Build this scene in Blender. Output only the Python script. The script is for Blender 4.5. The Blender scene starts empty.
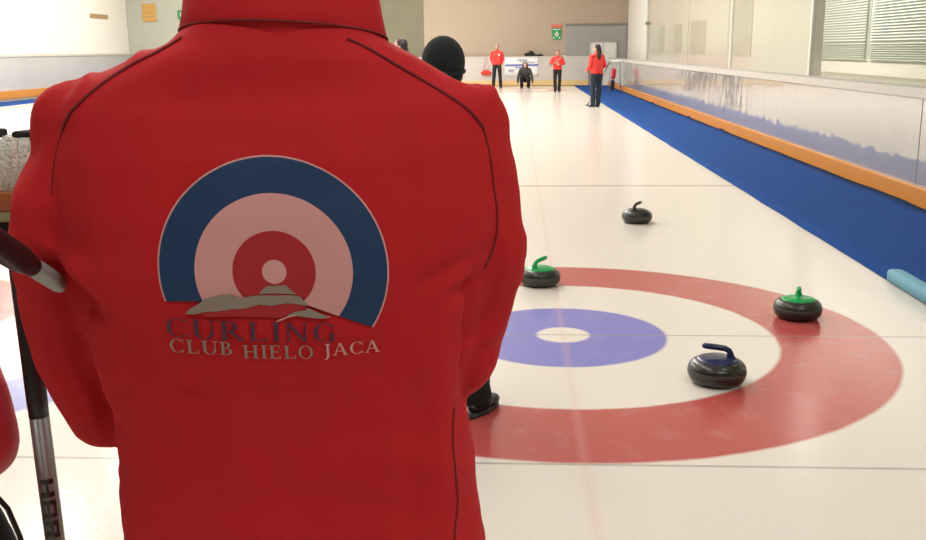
import bpy, bmesh, math, random
from mathutils import Vector, Matrix, noise
from mathutils.bvhtree import BVHTree
random.seed(4)
SC = bpy.context.scene
COL = SC.collection
V = Vector
PI = math.pi

# ------------------------------------------------------------------ helpers
def link(o, parent=None):
    COL.objects.link(o)
    if parent is not None: o.parent = parent
    return o
def tag(o, label=None, cat=None, group=None, kind=None):
    if label: o['label'] = label
    if cat: o['category'] = cat
    if group: o['group'] = group
    if kind: o['kind'] = kind
    return o
def empty(name, loc, rz=0, label=None, cat=None, group=None):
    o = bpy.data.objects.new(name, None); o.empty_display_size = .1
    COL.objects.link(o); o.location = loc; o.rotation_euler = (0, 0, rz)
    return tag(o, label, cat, group)
def obj(name, bm, m, parent=None, smooth=True, loc=None):
    me = bpy.data.meshes.new(name); bm.normal_update(); bm.to_mesh(me); bm.free()
    if smooth:
        for p in me.polygons: p.use_smooth = True
    me.materials.append(m)
    o = bpy.data.objects.new(name, me); link(o, parent)
    if loc: o.location = loc
    return o
def setn(bm, vs, axis=None): pass
def box(bm, x0, x1, y0, y1, z0, z1, bev=0):
    r = bmesh.ops.create_cube(bm, size=1)
    for v in r['verts']:
        v.co = V(((x0+x1)/2+v.co.x*(x1-x0), (y0+y1)/2+v.co.y*(y1-y0), (z0+z1)/2+v.co.z*(z1-z0)))
    if bev:
        es = list({e for v in r['verts'] for e in v.link_edges})
        bmesh.ops.bevel(bm, geom=es, offset=bev, segments=3, affect='EDGES', profile=.5)
    return bm
def frame(d):
    d = V(d).normalized()
    a = V((0, 0, 1)) if abs(d.z) < .9 else V((1, 0, 0))
    x = a.cross(d).normalized(); return x, d.cross(x), d
def loft(bm, rings, cap=True):
    vr = [[bm.verts.new(p) for p in r] for r in rings]
    n = len(vr[0])
    for a, b in zip(vr, vr[1:]):
        for i in range(n):
            bm.faces.new((a[i], a[(i+1) % n], b[(i+1) % n], b[i]))
    if cap:
        bm.faces.new(list(reversed(vr[0]))); bm.faces.new(vr[-1])
    return vr
def tube(bm, pts, r, n=12, cap=True, flat=None):
    pts = [V(p) for p in pts]; rs = r if isinstance(r, (list, tuple)) else [r]*len(pts)
    rings = []; px = None
    for i, p in enumerate(pts):
        d = (pts[min(i+1, len(pts)-1)]-pts[max(i-1, 0)]).normalized()
        if px is None: x, y, _ = frame(d)
        else:
            x = (px-d*px.dot(d)).normalized(); y = d.cross(x)
        px = x
        rings.append([p+(x*math.cos(2*PI*k/n)+y*math.sin(2*PI*k/n))*rs[i] for k in range(n)])
    loft(bm, rings, cap); return bm
def capsule(bm, p1, r1, p2, r2, n=14):
    p1 = V(p1); p2 = V(p2); x, y, d = frame(p2-p1); rings = []
    for k in range(5):
        a = PI/2*(k/4.0); a = max(a, .12)
        rings.append((p1-d*r1*math.cos(a), r1*math.sin(a)))
    for k in range(5):
        a = PI/2*(1-k/4.0); a = max(a, .12)
        rings.append((p2+d*r2*math.cos(a), r2*math.sin(a)))
    loft(bm, [[c+(x*math.cos(2*PI*i/n)+y*math.sin(2*PI*i/n))*r for i in range(n)] for c, r in rings])
def chain(bm, pts):
    for (p, r), (q, s) in zip(pts, pts[1:]): capsule(bm, p, r, q, s)
def ell(bm, c, rad, rot=None, u=18, v=12):
    r = bmesh.ops.create_uvsphere(bm, u_segments=u, v_segments=v, radius=1)
    R = rot or Matrix.Identity(3)
    for w in r['verts']:
        w.co = V(c)+R @ V((w.co.x*rad[0], w.co.y*rad[1], w.co.z*rad[2]))
def lathe(bm, prof, n=40, c=(0, 0, 0)):
    rings = [[V(c)+V((r*math.cos(2*PI*i/n), r*math.sin(2*PI*i/n), z)) for i in range(n)] for r, z in prof]
    loft(bm, rings)
def remesh(name, bm, voxel, m, parent=None, smooth=6, deform=None):
    me = bpy.data.meshes.new('tmp'); bmesh.ops.recalc_face_normals(bm, faces=bm.faces); bm.to_mesh(me); bm.free()
    t = bpy.data.objects.new('tmp', me); COL.objects.link(t)
    r = t.modifiers.new('r', 'REMESH'); r.mode = 'VOXEL'; r.voxel_size = voxel
    if smooth:
        s = t.modifiers.new('s', 'SMOOTH'); s.factor = .5; s.iterations = smooth
    dg = bpy.context.evaluated_depsgraph_get()
    me2 = bpy.data.meshes.new_from_object(t.evaluated_get(dg))
    bpy.data.objects.remove(t); bpy.data.meshes.remove(me)
    me2.name = name; me2.materials.clear(); me2.materials.append(m)
    if deform:
        ns = [v.normal.copy() for v in me2.vertices]
        for v, nn in zip(me2.vertices, ns): v.co = deform(v.co.copy(), nn)
    for p in me2.polygons: p.use_smooth = True
    o = bpy.data.objects.new(name, me2); link(o, parent)
    return o

# ------------------------------------------------------------------ materials
def mat(name, col, rough=.6, metal=0, bump=None, var=None, coat=0, spec=.5, sheen=0):
    m = bpy.data.materials.new(name); m.use_nodes = True
    nt = m.node_tree; b = nt.nodes['Principled BSDF']
    b.inputs['Base Color'].default_value = (*col, 1); b.inputs['Roughness'].default_value = rough
    b.inputs['Metallic'].default_value = metal; b.inputs['Specular IOR Level'].default_value = spec
    b.inputs['Coat Weight'].default_value = coat
    if sheen: b.inputs['Sheen Weight'].default_value = sheen
    tc = nt.nodes.new('ShaderNodeTexCoord')
    if bump:
        n = nt.nodes.new('ShaderNodeTexNoise'); n.inputs['Scale'].default_value = bump[0]; n.inputs['Detail'].default_value = 3
        nt.links.new(tc.outputs['Object'], n.inputs['Vector'])
        bp = nt.nodes.new('ShaderNodeBump'); bp.inputs['Strength'].default_value = bump[1]; bp.inputs['Distance'].default_value = bump[2]
        nt.links.new(n.outputs['Fac'], bp.inputs['Height']); nt.links.new(bp.outputs['Normal'], b.inputs['Normal'])
    if var:
        n = nt.nodes.new('ShaderNodeTexNoise'); n.inputs['Scale'].default_value = var[0]; n.inputs['Detail'].default_value = 4
        nt.links.new(tc.outputs['Object'], n.inputs['Vector'])
        mx = nt.nodes.new('ShaderNodeMix'); mx.data_type = 'RGBA'
        mx.inputs['A'].default_value = (*[c*(1-var[1]) for c in col], 1); mx.inputs['B'].default_value = (*[min(1, c*(1+var[1])) for c in col], 1)
        nt.links.new(n.outputs['Fac'], mx.inputs['Factor']); nt.links.new(mx.outputs['Result'], b.inputs['Base Color'])
    return m
M = {}
M['red'] = mat('red_softshell', (.54, .018, .022), .75, bump=(700, .12, .001), var=(9, .06), spec=.15)
M['redseam'] = mat('dark_red_stitching', (.20, .006, .008), .8)
M['redfar'] = mat('red_jacket', (.78, .045, .035), .7, var=(8, .1))
M['redcuff'] = mat('crimson_jacket', (.55, .01, .03), .55, var=(14, .15))
M['black'] = mat('black_cloth', (.012, .012, .014), .85, var=(12, .3))
M['greenblack'] = mat('black_green_cloth', (.007, .013, .012), .85, var=(12, .3))
M['wool'] = mat('black_knit', (.010, .014, .014), .95, bump=(160, .8, .004), sheen=.05)
M['navy'] = mat('navy_trousers', (.012, .018, .035), .8)
M['greycloth'] = mat('charcoal_cloth', (.05, .048, .045), .85, var=(12, .35))
M['maroon'] = mat('maroon_cloth', (.10, .008, .010), .8)
M['skin'] = mat('skin', (.55, .30, .21), .55, var=(20, .06))
M['hair'] = mat('dark_hair', (.018, .012, .009), .6, bump=(90, .5, .004))
M['greyhair'] = mat('grey_hair', (.28, .23, .19), .7, bump=(90, .5, .004))
M['eye'] = mat('eye_white', (.8, .78, .75), .3)
M['iris'] = mat('dark_iris', (.03, .02, .012), .2)
M['lip'] = mat('lip', (.42, .14, .11), .5)
M['shoe'] = mat('black_shoe_leather', (.010, .012, .012), .35)
M['sole'] = mat('shoe_sole', (.03, .03, .03), .6)
M['lace'] = mat('lace', (.22, .2, .19), .8)
M['printblue'] = mat('navy_blue_print', (.006, .040, .115), .7)
M['printpink'] = mat('shade_tinted_white_print', (.70, .34, .32), .7)  # white print with the reddish shade on it put into the colour
M['printred'] = mat('red_print', (.42, .014, .02), .7)
M['printgrey'] = mat('stone_grey_print', (.30, .24, .19), .7)
M['printtext'] = mat('dark_navy_letter_print', (.075, .022, .055), .7)
M['granite'] = mat('polished_granite', (.021, .025, .016), .30, var=(160, .65), coat=.15)
M['graniteband'] = mat('rough_granite_band', (.06, .066, .05), .6, var=(160, .4))
M['greenplastic'] = mat('green_plastic', (.002, .40, .10), .3)
M['blueplastic'] = mat('navy_plastic', (.010, .018, .085), .28)
M['blackplastic'] = mat('black_plastic', (.012, .012, .013), .3)
M['steel'] = mat('steel', (.6, .6, .58), .3, 1)
M['silver'] = mat('grey_fibre_shaft', (.30, .30, .275), .35, .45)
M['grip'] = mat('black_rubber_grip', (.015, .015, .015), .4)
M['carpet'] = mat('blue_carpet', (.018, .072, .27), .95, bump=(60, .5, .01), var=(1.3, .12), spec=.1)
M['orange'] = mat('orange_plastic_strip', (.66, .25, .03), .4, var=(2, .05))
M['foam'] = mat('pale_blue_foam', (.17, .40, .52), .7, var=(12, .06))
M['foamend'] = mat('pale_blue_foam_face', (.13, .34, .44), .7)
M['rail'] = mat('cream_aluminium_rail', (.60, .56, .50), .35)
M['post'] = mat('white_post', (.80, .78, .70), .4)
M['greypost'] = mat('grey_steel_post', (.42, .42, .38), .5)
M['beige'] = mat('beige_wall_paint', (.43, .345, .26), .8, var=(.6, .04))
M['olive'] = mat('dark_olive_grey_wall', (.20, .185, .125), .8, var=(1.2, .12))  # darker olive-grey than the wall sections beside it
M['pale'] = mat('pale_grey_wall_paint', (.50, .50, .42), .8, var=(.7, .05))
M['palereflect'] = mat('painted_pane_reflection', (.62, .60, .52), .4)
M['cream'] = mat('cream_wall_paint', (.80, .77, .70), .7, var=(.5, .03))
M['greywall'] = mat('grey_panel_paint', (.32, .32, .30), .7, var=(.8, .05))
M['greyline'] = mat('dark_grey_lintel', (.20, .20, .18), .7)
M['whitedoor'] = mat('white_door_paint', (.72, .72, .68), .5)
M['farboard'] = mat('white_scuffed_board', (.58, .54, .50), .4, var=(2.2, .08))
M['leftboard'] = mat('pale_grey_board', (.48, .47, .47), .4, var=(.7, .10))
M['yellowstrip'] = mat('yellow_kick_strip', (.72, .50, .22), .5)
M['ceiling'] = mat('ceiling_paint', (.62, .60, .54), .9)
M['backwall'] = mat('brown_wall_paint', (.10, .075, .06), .9)
M['concrete'] = mat('walkway_concrete', (.42, .40, .36), .8, var=(2, .1))
M['banner'] = mat('white_banner', (.82, .82, .84), .6)
M['bannerblue'] = mat('blue_banner_print', (.12, .18, .50), .6)
M['bannergrey'] = mat('grey_banner_print', (.40, .38, .45), .6)
M['signgreen'] = mat('green_sign', (.02, .30, .10), .5)
M['signwhite'] = mat('white_sign', (.85, .88, .80), .5)
M['signorange'] = mat('ochre_sign', (.62, .36, .10), .5)
M['signbrown'] = mat('brown_sign', (.40, .25, .12), .5)
M['signred'] = mat('red_sign', (.70, .16, .08), .5)
M['wood'] = mat('orange_wood', (.36, .11, .03), .4, var=(14, .3))
M['oliveband'] = mat('olive_band', (.28, .27, .14), .5)
M['bristle'] = mat('cream_bristles', (.86, .80, .70), .9, bump=(180, 1, .01), var=(26, .25))
M['blind'] = mat('pale_green_blind_slats', (.80, .84, .78), .6)
M['blinddark'] = mat('sage_blind_slats', (.62, .67, .58), .6)
M['pane'] = mat('grey_window_pane', (.60, .63, .58), .25)

def nodes(m):
    m.use_nodes = True; nt = m.node_tree; return nt, nt.nodes['Principled BSDF']
class E:                                   # tiny expression builder on math nodes
    nt = None
    def __init__(s, k): s.k = k
    @staticmethod
    def op(o, a, b=None):
        n = E.nt.nodes.new('ShaderNodeMath'); n.operation = o
        for i, q in enumerate((a, b)):
            if q is None: continue
            q = q.k if isinstance(q, E) else q
            if isinstance(q, (int, float)): n.inputs[i].default_value = q
            else: E.nt.links.new(q, n.inputs[i])
        return E(n.outputs[0])
    def __add__(s, o): return E.op('ADD', s, o)
    def __sub__(s, o): return E.op('SUBTRACT', s, o)
    def __mul__(s, o): return E.op('MULTIPLY', s, o)
    def abs(s): return E.op('ABSOLUTE', s)
    def sqrt(s): return E.op('SQRT', s)
    def less(s, t, soft):                  # 1 when s < t, with a soft edge
        n = E.nt.nodes.new('ShaderNodeMapRange'); n.clamp = True
        E.nt.links.new(s.k, n.inputs[0]); n.inputs[1].default_value = t-soft; n.inputs[2].default_value = t+soft
        n.inputs[3].default_value = 1; n.inputs[4].default_value = 0
        return E(n.outputs[0])
def ice_material():
    m = bpy.data.materials.new('curling_ice'); nt, b = nodes(m); E.nt = nt
    geo = nt.nodes.new('ShaderNodeNewGeometry'); sp = nt.nodes.new('ShaderNodeSeparateXYZ')
    nt.links.new(geo.outputs['Position'], sp.inputs[0])
    x = E(sp.outputs[0]); y = E(sp.outputs[1])
    def noi(scale, det=3):
        n = nt.nodes.new('ShaderNodeTexNoise'); n.inputs['Scale'].default_value = scale; n.inputs['Detail'].default_value = det
        nt.links.new(geo.outputs['Position'], n.inputs['Vector']); return E(n.outputs['Fac'])
    cur = [None]
    def lay(col, fac):
        mx = nt.nodes.new('ShaderNodeMix'); mx.data_type = 'RGBA'
        nt.links.new(fac.k, mx.inputs['Factor'])
        if isinstance(cur[0], tuple): mx.inputs['A'].default_value = (*cur[0], 1)
        else: nt.links.new(cur[0], mx.inputs['A'])
        mx.inputs['B'].default_value = (*col, 1); cur[0] = mx.outputs['Result']
    ice = (.84, .775, .70)
    cur[0] = ice
    lay((.78, .72, .645), noi(1.1)*.5)
    red = (.52, .095, .085); blue = (.20, .20, .60)
    wob = (noi(5, 2)-.5)*.012
    xn = x+4.5; yn = y-.4; d = (xn*xn+yn*yn).sqrt(); side = x.less(-2.40, .01)
    lay((.62, .20, .18), d.less(1.02, .03)); lay(ice, d.less(.2, .02))
    lay((.27, .27, .62), d.less(2.55, .03)*(E.op('SUBTRACT', 1.0, d.less(2.05, .03)))*side)
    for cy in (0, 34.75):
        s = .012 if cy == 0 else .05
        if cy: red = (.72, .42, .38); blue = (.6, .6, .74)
        yy = y-cy
        d = (x*x+yy*yy).sqrt()+wob
        lay(red, d.less(1.829, s)); lay(ice, d.less(1.219, s)); lay(blue, d.less(.60, s)); lay(ice, d.less(.155, s))
    ownw = (x+.0).abs().less(2.384, .01)
    def hline(c, w, col, f=1.0, soft=.006):
        lay(col, (y-c).abs().less(w/2, soft)*ownw*f)
    hline(0, .016, (.32, .27, .24), .75); hline(-1.84, .016, (.36, .32, .28), .8); hline(6.4, .085, (.42, .28, .25), .75, .012)
    hline(28.35, .10, (.40, .20, .18), .7, .02); hline(34.75, .03, (.3, .2, .2), .7); hline(36.6, .03, (.3, .2, .2), .7)
    # faint pink centre line, frayed by pebbling
    lay((.80, .42, .38), x.abs().less(.018, .016)*(noi(3)*.30+.05))
    # dry scuffs of pebble over the paint
    sc = noi(7, 5); scu = (E.op('SUBTRACT', 1.0, sc.less(.66, .10)))*.10
    lay((.80, .72, .66), scu)
    nt.links.new(cur[0], b.inputs['Base Color'])
    b.inputs['Roughness'].default_value = .17; b.inputs['IOR'].default_value = 1.31
    bp = nt.nodes.new('ShaderNodeBump'); bp.inputs['Strength'].default_value = .22; bp.inputs['Distance'].default_value = .004
    n = noi(38, 2); nt.links.new(n.k, bp.inputs['Height']); nt.links.new(bp.outputs['Normal'], b.inputs['Normal'])
    return m
M['ice'] = ice_material()

def board_material():
    m = bpy.data.materials.new('glossy_white_board'); nt, b = nodes(m)
    b.inputs['Base Color'].default_value = (.40, .37, .36, 1); b.inputs['Roughness'].default_value = .30
    b.inputs['Coat Weight'].default_value = 1; b.inputs['Coat Roughness'].default_value = .015; b.inputs['Coat IOR'].default_value = 2.6
    geo = nt.nodes.new('ShaderNodeNewGeometry')
    mp = nt.nodes.new('ShaderNodeMapping'); mp.inputs['Scale'].default_value = (1, 1.2, .7)
    nt.links.new(geo.outputs['Position'], mp.inputs['Vector'])
    n = nt.nodes.new('ShaderNodeTexNoise'); n.inputs['Scale'].default_value = 2.6; n.inputs['Detail'].default_value = 1.0
    nt.links.new(mp.outputs[0], n.inputs['Vector'])
    bp = nt.nodes.new('ShaderNodeBump'); bp.inputs['Strength'].default_value = .36; bp.inputs['Distance'].default_value = .02
    nt.links.new(n.outputs['Fac'], bp.inputs['Height']); nt.links.new(bp.outputs['Normal'], b.inputs['Coat Normal'])
    return m
M['board'] = board_material()
def glass_material():
    m = bpy.data.materials.new('clear_acrylic'); m.use_nodes = True; nt = m.node_tree; nt.nodes.clear()
    out = nt.nodes.new('ShaderNodeOutputMaterial'); mx = nt.nodes.new('ShaderNodeMixShader')
    tr = nt.nodes.new('ShaderNodeBsdfTransparent'); tr.inputs[0].default_value = (.96, .97, .95, 1)
    gl = nt.nodes.new('ShaderNodeBsdfGlossy'); gl.inputs['Roughness'].default_value = .16; gl.inputs[0].default_value = (.95, .95, .92, 1)
    fr = nt.nodes.new('ShaderNodeFresnel'); fr.inputs[0].default_value = 1.45
    g_ = nt.nodes.new('ShaderNodeNewGeometry'); q_ = nt.nodes.new('ShaderNodeMix'); q_.inputs[2].default_value = 1.22; q_.inputs[3].default_value = 1/1.22
    nt.links.new(g_.outputs['Backfacing'], q_.inputs[0]); nt.links.new(q_.outputs[0], fr.inputs[0])
    nt.links.new(fr.outputs[0], mx.inputs[0]); nt.links.new(tr.outputs[0], mx.inputs[1]); nt.links.new(gl.outputs[0], mx.inputs[2])
    nt.links.new(mx.outputs[0], out.inputs[0]); return m
M['glass'] = glass_material()

# ------------------------------------------------------------------ the hall
def structure(name, boxes, m, parent=None, smooth=False, bev=0):
    bm = bmesh.new()
    for b_ in boxes: box(bm, *b_, bev)
    o = obj(name, bm, m, parent, smooth)
    if parent is None: o['kind'] = 'structure'
    return o
XR, XL, YF, YB, ZC = 3.95, -18.0, 39.7, -8.0, 6.6
structure('floor', [(XL, XR, YB, YF, -.1, 0)], M['ice'])
structure('floor_walkway', [(XR+.05, 8.2, YB, YF+.2, -.1, -.002)], M['concrete'])
structure('ceiling', [(XL-.2, 8.2, YB-.2, YF+.4, ZC, ZC+.2)], M['ceiling'])
structure('wall_left', [(XL-.2, XL, YB, YF, 0, ZC)], M['cream'])
structure('wall_left_board', [(XL, XL+.08, YB, YF-.05, .34, 1.52)], M['leftboard'])
structure('trim_1', [(XL, XL+.14, YB, YF-.05, .10, .36)], M['orange'])
structure('trim_2', [(XL, XL+.12, YB, YF-.05, 1.52, 1.60)], M['rail'])
structure('wall_back', [(XL-.2, 8.2, YB-.2, YB, 0, ZC)], M['backwall'])
structure('wall_far', [(-4.37, 8.2, YF+.02, YF+.2, 0, ZC)], M['beige'])
structure('wall_far_recess', [(-10.5, -4.37, YF+.06, YF+.22, 0, ZC)], M['olive'])
structure('wall_far_left', [(XL, -10.5, YF+.02, YF+.2, 0, ZC)], M['pale'])
structure('wall_far_panel', [(2.02, 4.72, YF-.03, YF+.03, 0, 2.62)], M['greywall'])
structure('trim_3', [(2.0, 4.75, YF-.06, YF+.02, 2.62, 2.72)], M['greyline'])
structure('wall_far_board', [(XL+.1, 3.05, YF-.22, YF-.14, .22, 1.26)], M['farboard'])
structure('trim_4', [(XL+.1, 3.05, YF-.25, YF-.12, 0.02, .24)], M['yellowstrip'])
structure('trim_5', [(XL+.1, 3.05, YF-.24, YF-.12, 1.26, 1.31)], M['rail'])
structure('wall_right_outer', [(8.0, 8.2, YB, 24, 0, ZC), (4.75, 8.2, 24, 24.2, 0, ZC), (4.78, 4.98, 11.9, YF+.2, 0, ZC)], M['cream'])
# right-hand dasher board
bm = bmesh.new()
structure('wall_right', [(XR, XR+.06, YB, YF-.3, 0, 1.10)], M['board'])
structure('trim_6', [(XR-.05, XR+.002, YB, YF-.3, .0, .20)], M['orange'], bev=.012)
structure('trim_7', [(XR-.03, XR+.09, YB, YF-.3, 1.10, 1.215)], M['rail'], bev=.01)
structure('trim_8', [(XR-.003, XR+.001, y_, y_+.012, .2, 1.10) for y_ in (4.96, 14.6)], M['greyline'])
structure('trim_9', [(XR-.045, XR-.02, y_, y_+.02, .26, .28) for y_ in ()] or [(XR-.035, XR+.0, YB, YF-.3, 1.215, 1.235)], M['greypost'])
# posts and panes
py = [3.75, 9.07, 14.4, 26.9]
prev = -6.0
for i, y_ in enumerate(py):
    w = structure('window_%d' % (i+1), [(XR+.015, XR+.03, prev+.035, y_-.035, 1.235, 4.2)], M['glass'])
    prev = y_
    grey = abs(y_-26.9) < .1
    structure('trim_%d' % (i+10), [(XR-.01, XR+.05, y_-(.10 if grey else .035), y_+(.10 if grey else .035), 1.235, 4.3)], M['greypost'] if grey else M['post'], bev=.008)
structure('trim_16', [(XR-.02, XR+.06, -6, 27, 4.2, 4.3)], M['post'])
structure('trim_17', [(XR-.05, XR+.08, 26.75, 27.05, 2.35, 2.45)], M['greyline'])
# outer wall: sill band and blinds near, pale panels painting in glass reflections far
structure('trim_18', [(7.93, 8.0, YB, 22.8, .98, 1.26)], M['cream'])
def blind(name, y0, y1, z0, z1, m, n):
    bm = bmesh.new()
    for k in range(n):
        z = z0+(z1-z0)*(k+.5)/n; h = (z1-z0)/n*.40
        v = [bm.verts.new(p) for p in ((7.90, y0, z-h*.7), (7.90, y1, z-h*.7), (7.95, y1, z+h), (7.95, y0, z+h))]
        bm.faces.new(v)
        v = [bm.verts.new(p) for p in ((7.905, y0, z-h*.7), (7.905, y1, z-h*.7), (7.955, y1, z+h), (7.955, y0, z+h))]
        bm.faces.new(list(reversed(v)))
    return obj(name, bm, m, smooth=False)
ys = 22.9; k = 0
while ys > 6:
    k += 1; y0 = ys-4.6
    w = structure('window_%d' % (k+6), [(7.965, 8.0, y0, ys, 1.3, 5.2)], M['pane'])
    b1 = blind('window_blind', y0+.1, ys-.1, 1.32, 1.72, M['blinddark'], 8); b1.parent = w
    b2 = blind('window_blind_upper', y0+.1, ys-.1, 1.75, 5.1, M['blind'], 52); b2.parent = w
    ys = y0-.12
for j, (a, b_) in enumerate(((21.4, 23.6), (25.2, 26.6), (28.6, 29.9), (16.2, 18.6))):
    structure('window_%d' % (20+j), [(4.765, 4.79, a, b_, 1.45, 2.35 if j < 3 else 3.6)], M['palereflect'])  # flat pale panels painting in the grey streaks reflected by the glass
# door in the far wall
d = empty('door_1', (3.7, YF-.05, 0)); d['kind'] = 'structure'
for sx in (0, 1):
    bm = bmesh.new(); box(bm, -.55+sx*.56, -.01+sx*.56, -.04, .0, 0, 1.86, .006); obj('door_leaf', bm, M['whitedoor'], d, False)
bm = bmesh.new()
for a in (-.60, .555): box(bm, a, a+.045, -.05, .01, 0, 1.91)
box(bm, -.60, .60, -.05, .01, 1.865, 1.91); obj('door_frame', bm, M['rail'], d, False)
bm = bmesh.new(); box(bm, .03, .15, -.09, -.04, .98, 1.01, .004); obj('door_handle', bm, M['steel'], d)

# carpets
def carpet(name, x0, x1, y0, y1, label, ripple):
    bm = bmesh.new(); nx, ny = 8, int((y1-y0)/.25)
    top = [[None]*(nx+1) for _ in range(ny+1)]
    for j in range(ny+1):
        y_ = y0+(y1-y0)*j/ny
        for i in range(nx+1):
            x_ = x0+(x1-x0)*i/nx
            e = .012*noise.noise(V((0, y_*1.3, 5))) if i == 0 else 0
            z = .012+ripple*max(0, noise.noise(V((x_*.6, y_*1.1, 2))))**2
            for yc in (17.7, 13.9, 24.0):
                if i > 1: z += .03*math.exp(-((y_-yc-.15*x_)/.12)**2)
            top[j][i] = bm.verts.new((x_+e, y_, z))
    for j in range(ny):
        for i in range(nx):
            bm.faces.new((top[j][i], top[j][i+1], top[j+1][i+1], top[j+1][i]))
    r = bmesh.ops.extrude_face_region(bm, geom=list(bm.faces))
    for v in r['geom']:
        if isinstance(v, bmesh.types.BMVert): v.co.z = .001
    bmesh.ops.recalc_face_normals(bm, faces=bm.faces)
    return tag(obj(name, bm, M['carpet']), label, 'carpet')
carpet('carpet', 2.384, XR-.055, -6, 39.3, 'bright blue carpet runner along the foot of the right-hand rink board', .03)
carpet('carpet', XL+.16, -16.45, -6, 39.3, 'narrow blue carpet strip below the board at the far left', .02)

# pale blue foam bar
bm = bmesh.new()
prof = [(0, 0), (.110, 0), (.112, .05), (.106, .074), (.08, .082), (.03, .083), (.006, .079), (0, .070)]
rings = []
for y_, s in ((1.405, .55), (1.395, .85), (1.37, 1), (1.0, 1), (.4, 1), (-.3, 1), (-.35, 1), (-.37, .85), (-.38, .5)):
    rings.append([V((2.368+.055+(a-.055)*(.7+.3*s), y_, .013+b_*s)) for a, b_ in prof])
loft(bm, rings); bmesh.ops.recalc_face_normals(bm, faces=bm.faces)
f = obj('foam_bumper', bm, M['foam']); tag(f, 'pale blue foam bar lying on the edge of the blue carpet beside the ice', 'foam bar')

# signs, banner, small stuff at the far end
def sign(name, x0, x1, z0, z1, y_, m, label, cat, marks=()):
    t = empty(name, ((x0+x1)/2, y_, z0), 0, label, cat)
    cx = (x0+x1)/2
    bm = bmesh.new(); box(bm, x0-cx, x1-cx, -.03, 0, 0, z1-z0, .006); obj('sign_panel', bm, m, t, False)
    for nm, mm, bs in marks:
        bm = bmesh.new()
        for a, b_, c_, d_ in bs: box(bm, a-cx, b_-cx, -.038, -.03, c_-z0, d_-z0)
        obj(nm, bm, mm, t, False)
    return t
sign('exit_sign', 1.40, 1.80, 2.03, 2.52, YF, M['signgreen'], 'green and white emergency exit sign on the beige far wall', 'sign',
     (('arrow_mark', M['signwhite'], [(1.56, 1.64, 2.16, 2.38), (1.51, 1.69, 2.22, 2.30), (1.44, 1.76, 2.46, 2.49), (1.44, 1.50, 2.08, 2.14), (1.70, 1.76, 2.08, 2.14)]),))
sign('red_sign', 1.36, 1.84, 2.56, 2.68, YF, M['signred'], 'narrow red sign right above the green exit sign', 'sign')
sign('notice_board', -17.25, -16.62, 3.0, 3.78, YF, M['signorange'], 'ochre square notice on the pale wall at upper left', 'notice',
     (('notice_line', M['signbrown'], [(-17.18, -16.7, 3.38, 3.40), (-17.15, -16.72, 3.2, 3.22)]),))
sign('exit_sign', -15.62, -15.25, 3.08, 3.48, YF, M['signgreen'], 'small green exit sign near the red collar at upper left', 'sign',
     (('arrow_mark', M['signwhite'], [(-15.50, -15.36, 3.18, 3.38)]),))
t = empty('wall_plaque', (XL, 36.6, 3.05), 0, 'small brown plaque on the cream left wall', 'plaque')
bm = bmesh.new(); box(bm, 0, .03, -.9, .9, 0, .18, .005); obj('sign_panel', bm, M['signbrown'], t, False)

bt = empty('banner', (.04, YF-.233, .42), 0, 'white banner with blue stripe hung on the far board', 'banner')
bm = bmesh.new(); nx = 16
vs = [[bm.verts.new((-.76+1.52*i/nx, .004*math.sin(i*1.3)-.006*(j == 0), .84*j/4)) for i in range(nx+1)] for j in range(5)]
for j in range(4):
    for i in range(nx): bm.faces.new((vs[j][i], vs[j][i+1], vs[j+1][i+1], vs[j+1][i]))
r = bmesh.ops.extrude_face_region(bm, geom=list(bm.faces))
for v in r['geom']:
    if isinstance(v, bmesh.types.BMVert): v.co.y += .008
obj('banner_cloth', bm, M['banner'], bt)
bm = bmesh.new(); box(bm, -.74, .74, -.016, -.012, .46, .54); box(bm, -.30, .2, -.016, -.012, .38, .42); obj('stripe_print', bm, M['bannerblue'], bt, False)
for a, b_, c_, e_ in ((-.2, .25, .70, .76), (-.1, .3, .64, .67), (-.6, -.35, .2, .32), (.3, .6, .6, .64)):
    bm = bmesh.new(); box(bm, a, b_, -.016, -.012, c_, e_); obj('letter_print', bm, M['bannergrey'], bt, False)

bm = bmesh.new(); ell(bm, (0, 0, .11), (.20, .10, .12)); ell(bm, (.13, 0, .08), (.12, .09, .09)); ell(bm, (-.14, 0, .08), (.1, .09, .09))
o = remesh('red_bag', bm, .012, M['redfar']); o.location = (-1.56, YF-.325, .50)
tag(o, 'small red bag hanging on the far board left of the standing person', 'bag')
bm = bmesh.new(); tube(bm, [(-.1, .02, .2), (-.08, .07, .5), (0, .085, .79), (.08, .07, .5), (.1, .02, .2)], .008, 6); obj('strap', bm, M['redcuff'], o)
bm = bmesh.new(); ell(bm, (0, 0, .07), (.26, .10, .09)); ell(bm, (.06, 0, .12), (.14, .08, .10)); ell(bm, (.45, 0, .04), (.17, .09, .05)); capsule(bm, (.2, 0, .04), .03, (.45, 0, .03), .03)
o = remesh('black_bag', bm, .012, M['black']); o.location = (.40, YF-.19, 1.315)
tag(o, 'black bag slumped on top of the far board above the banner', 'bag')
bm = bmesh.new(); tube(bm, [(-.15, 0, .12), (-.05, 0, .24), (.1, 0, .22), (.15, 0, .15)], .010, 6); obj('handle', bm, M['black'], o)

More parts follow.
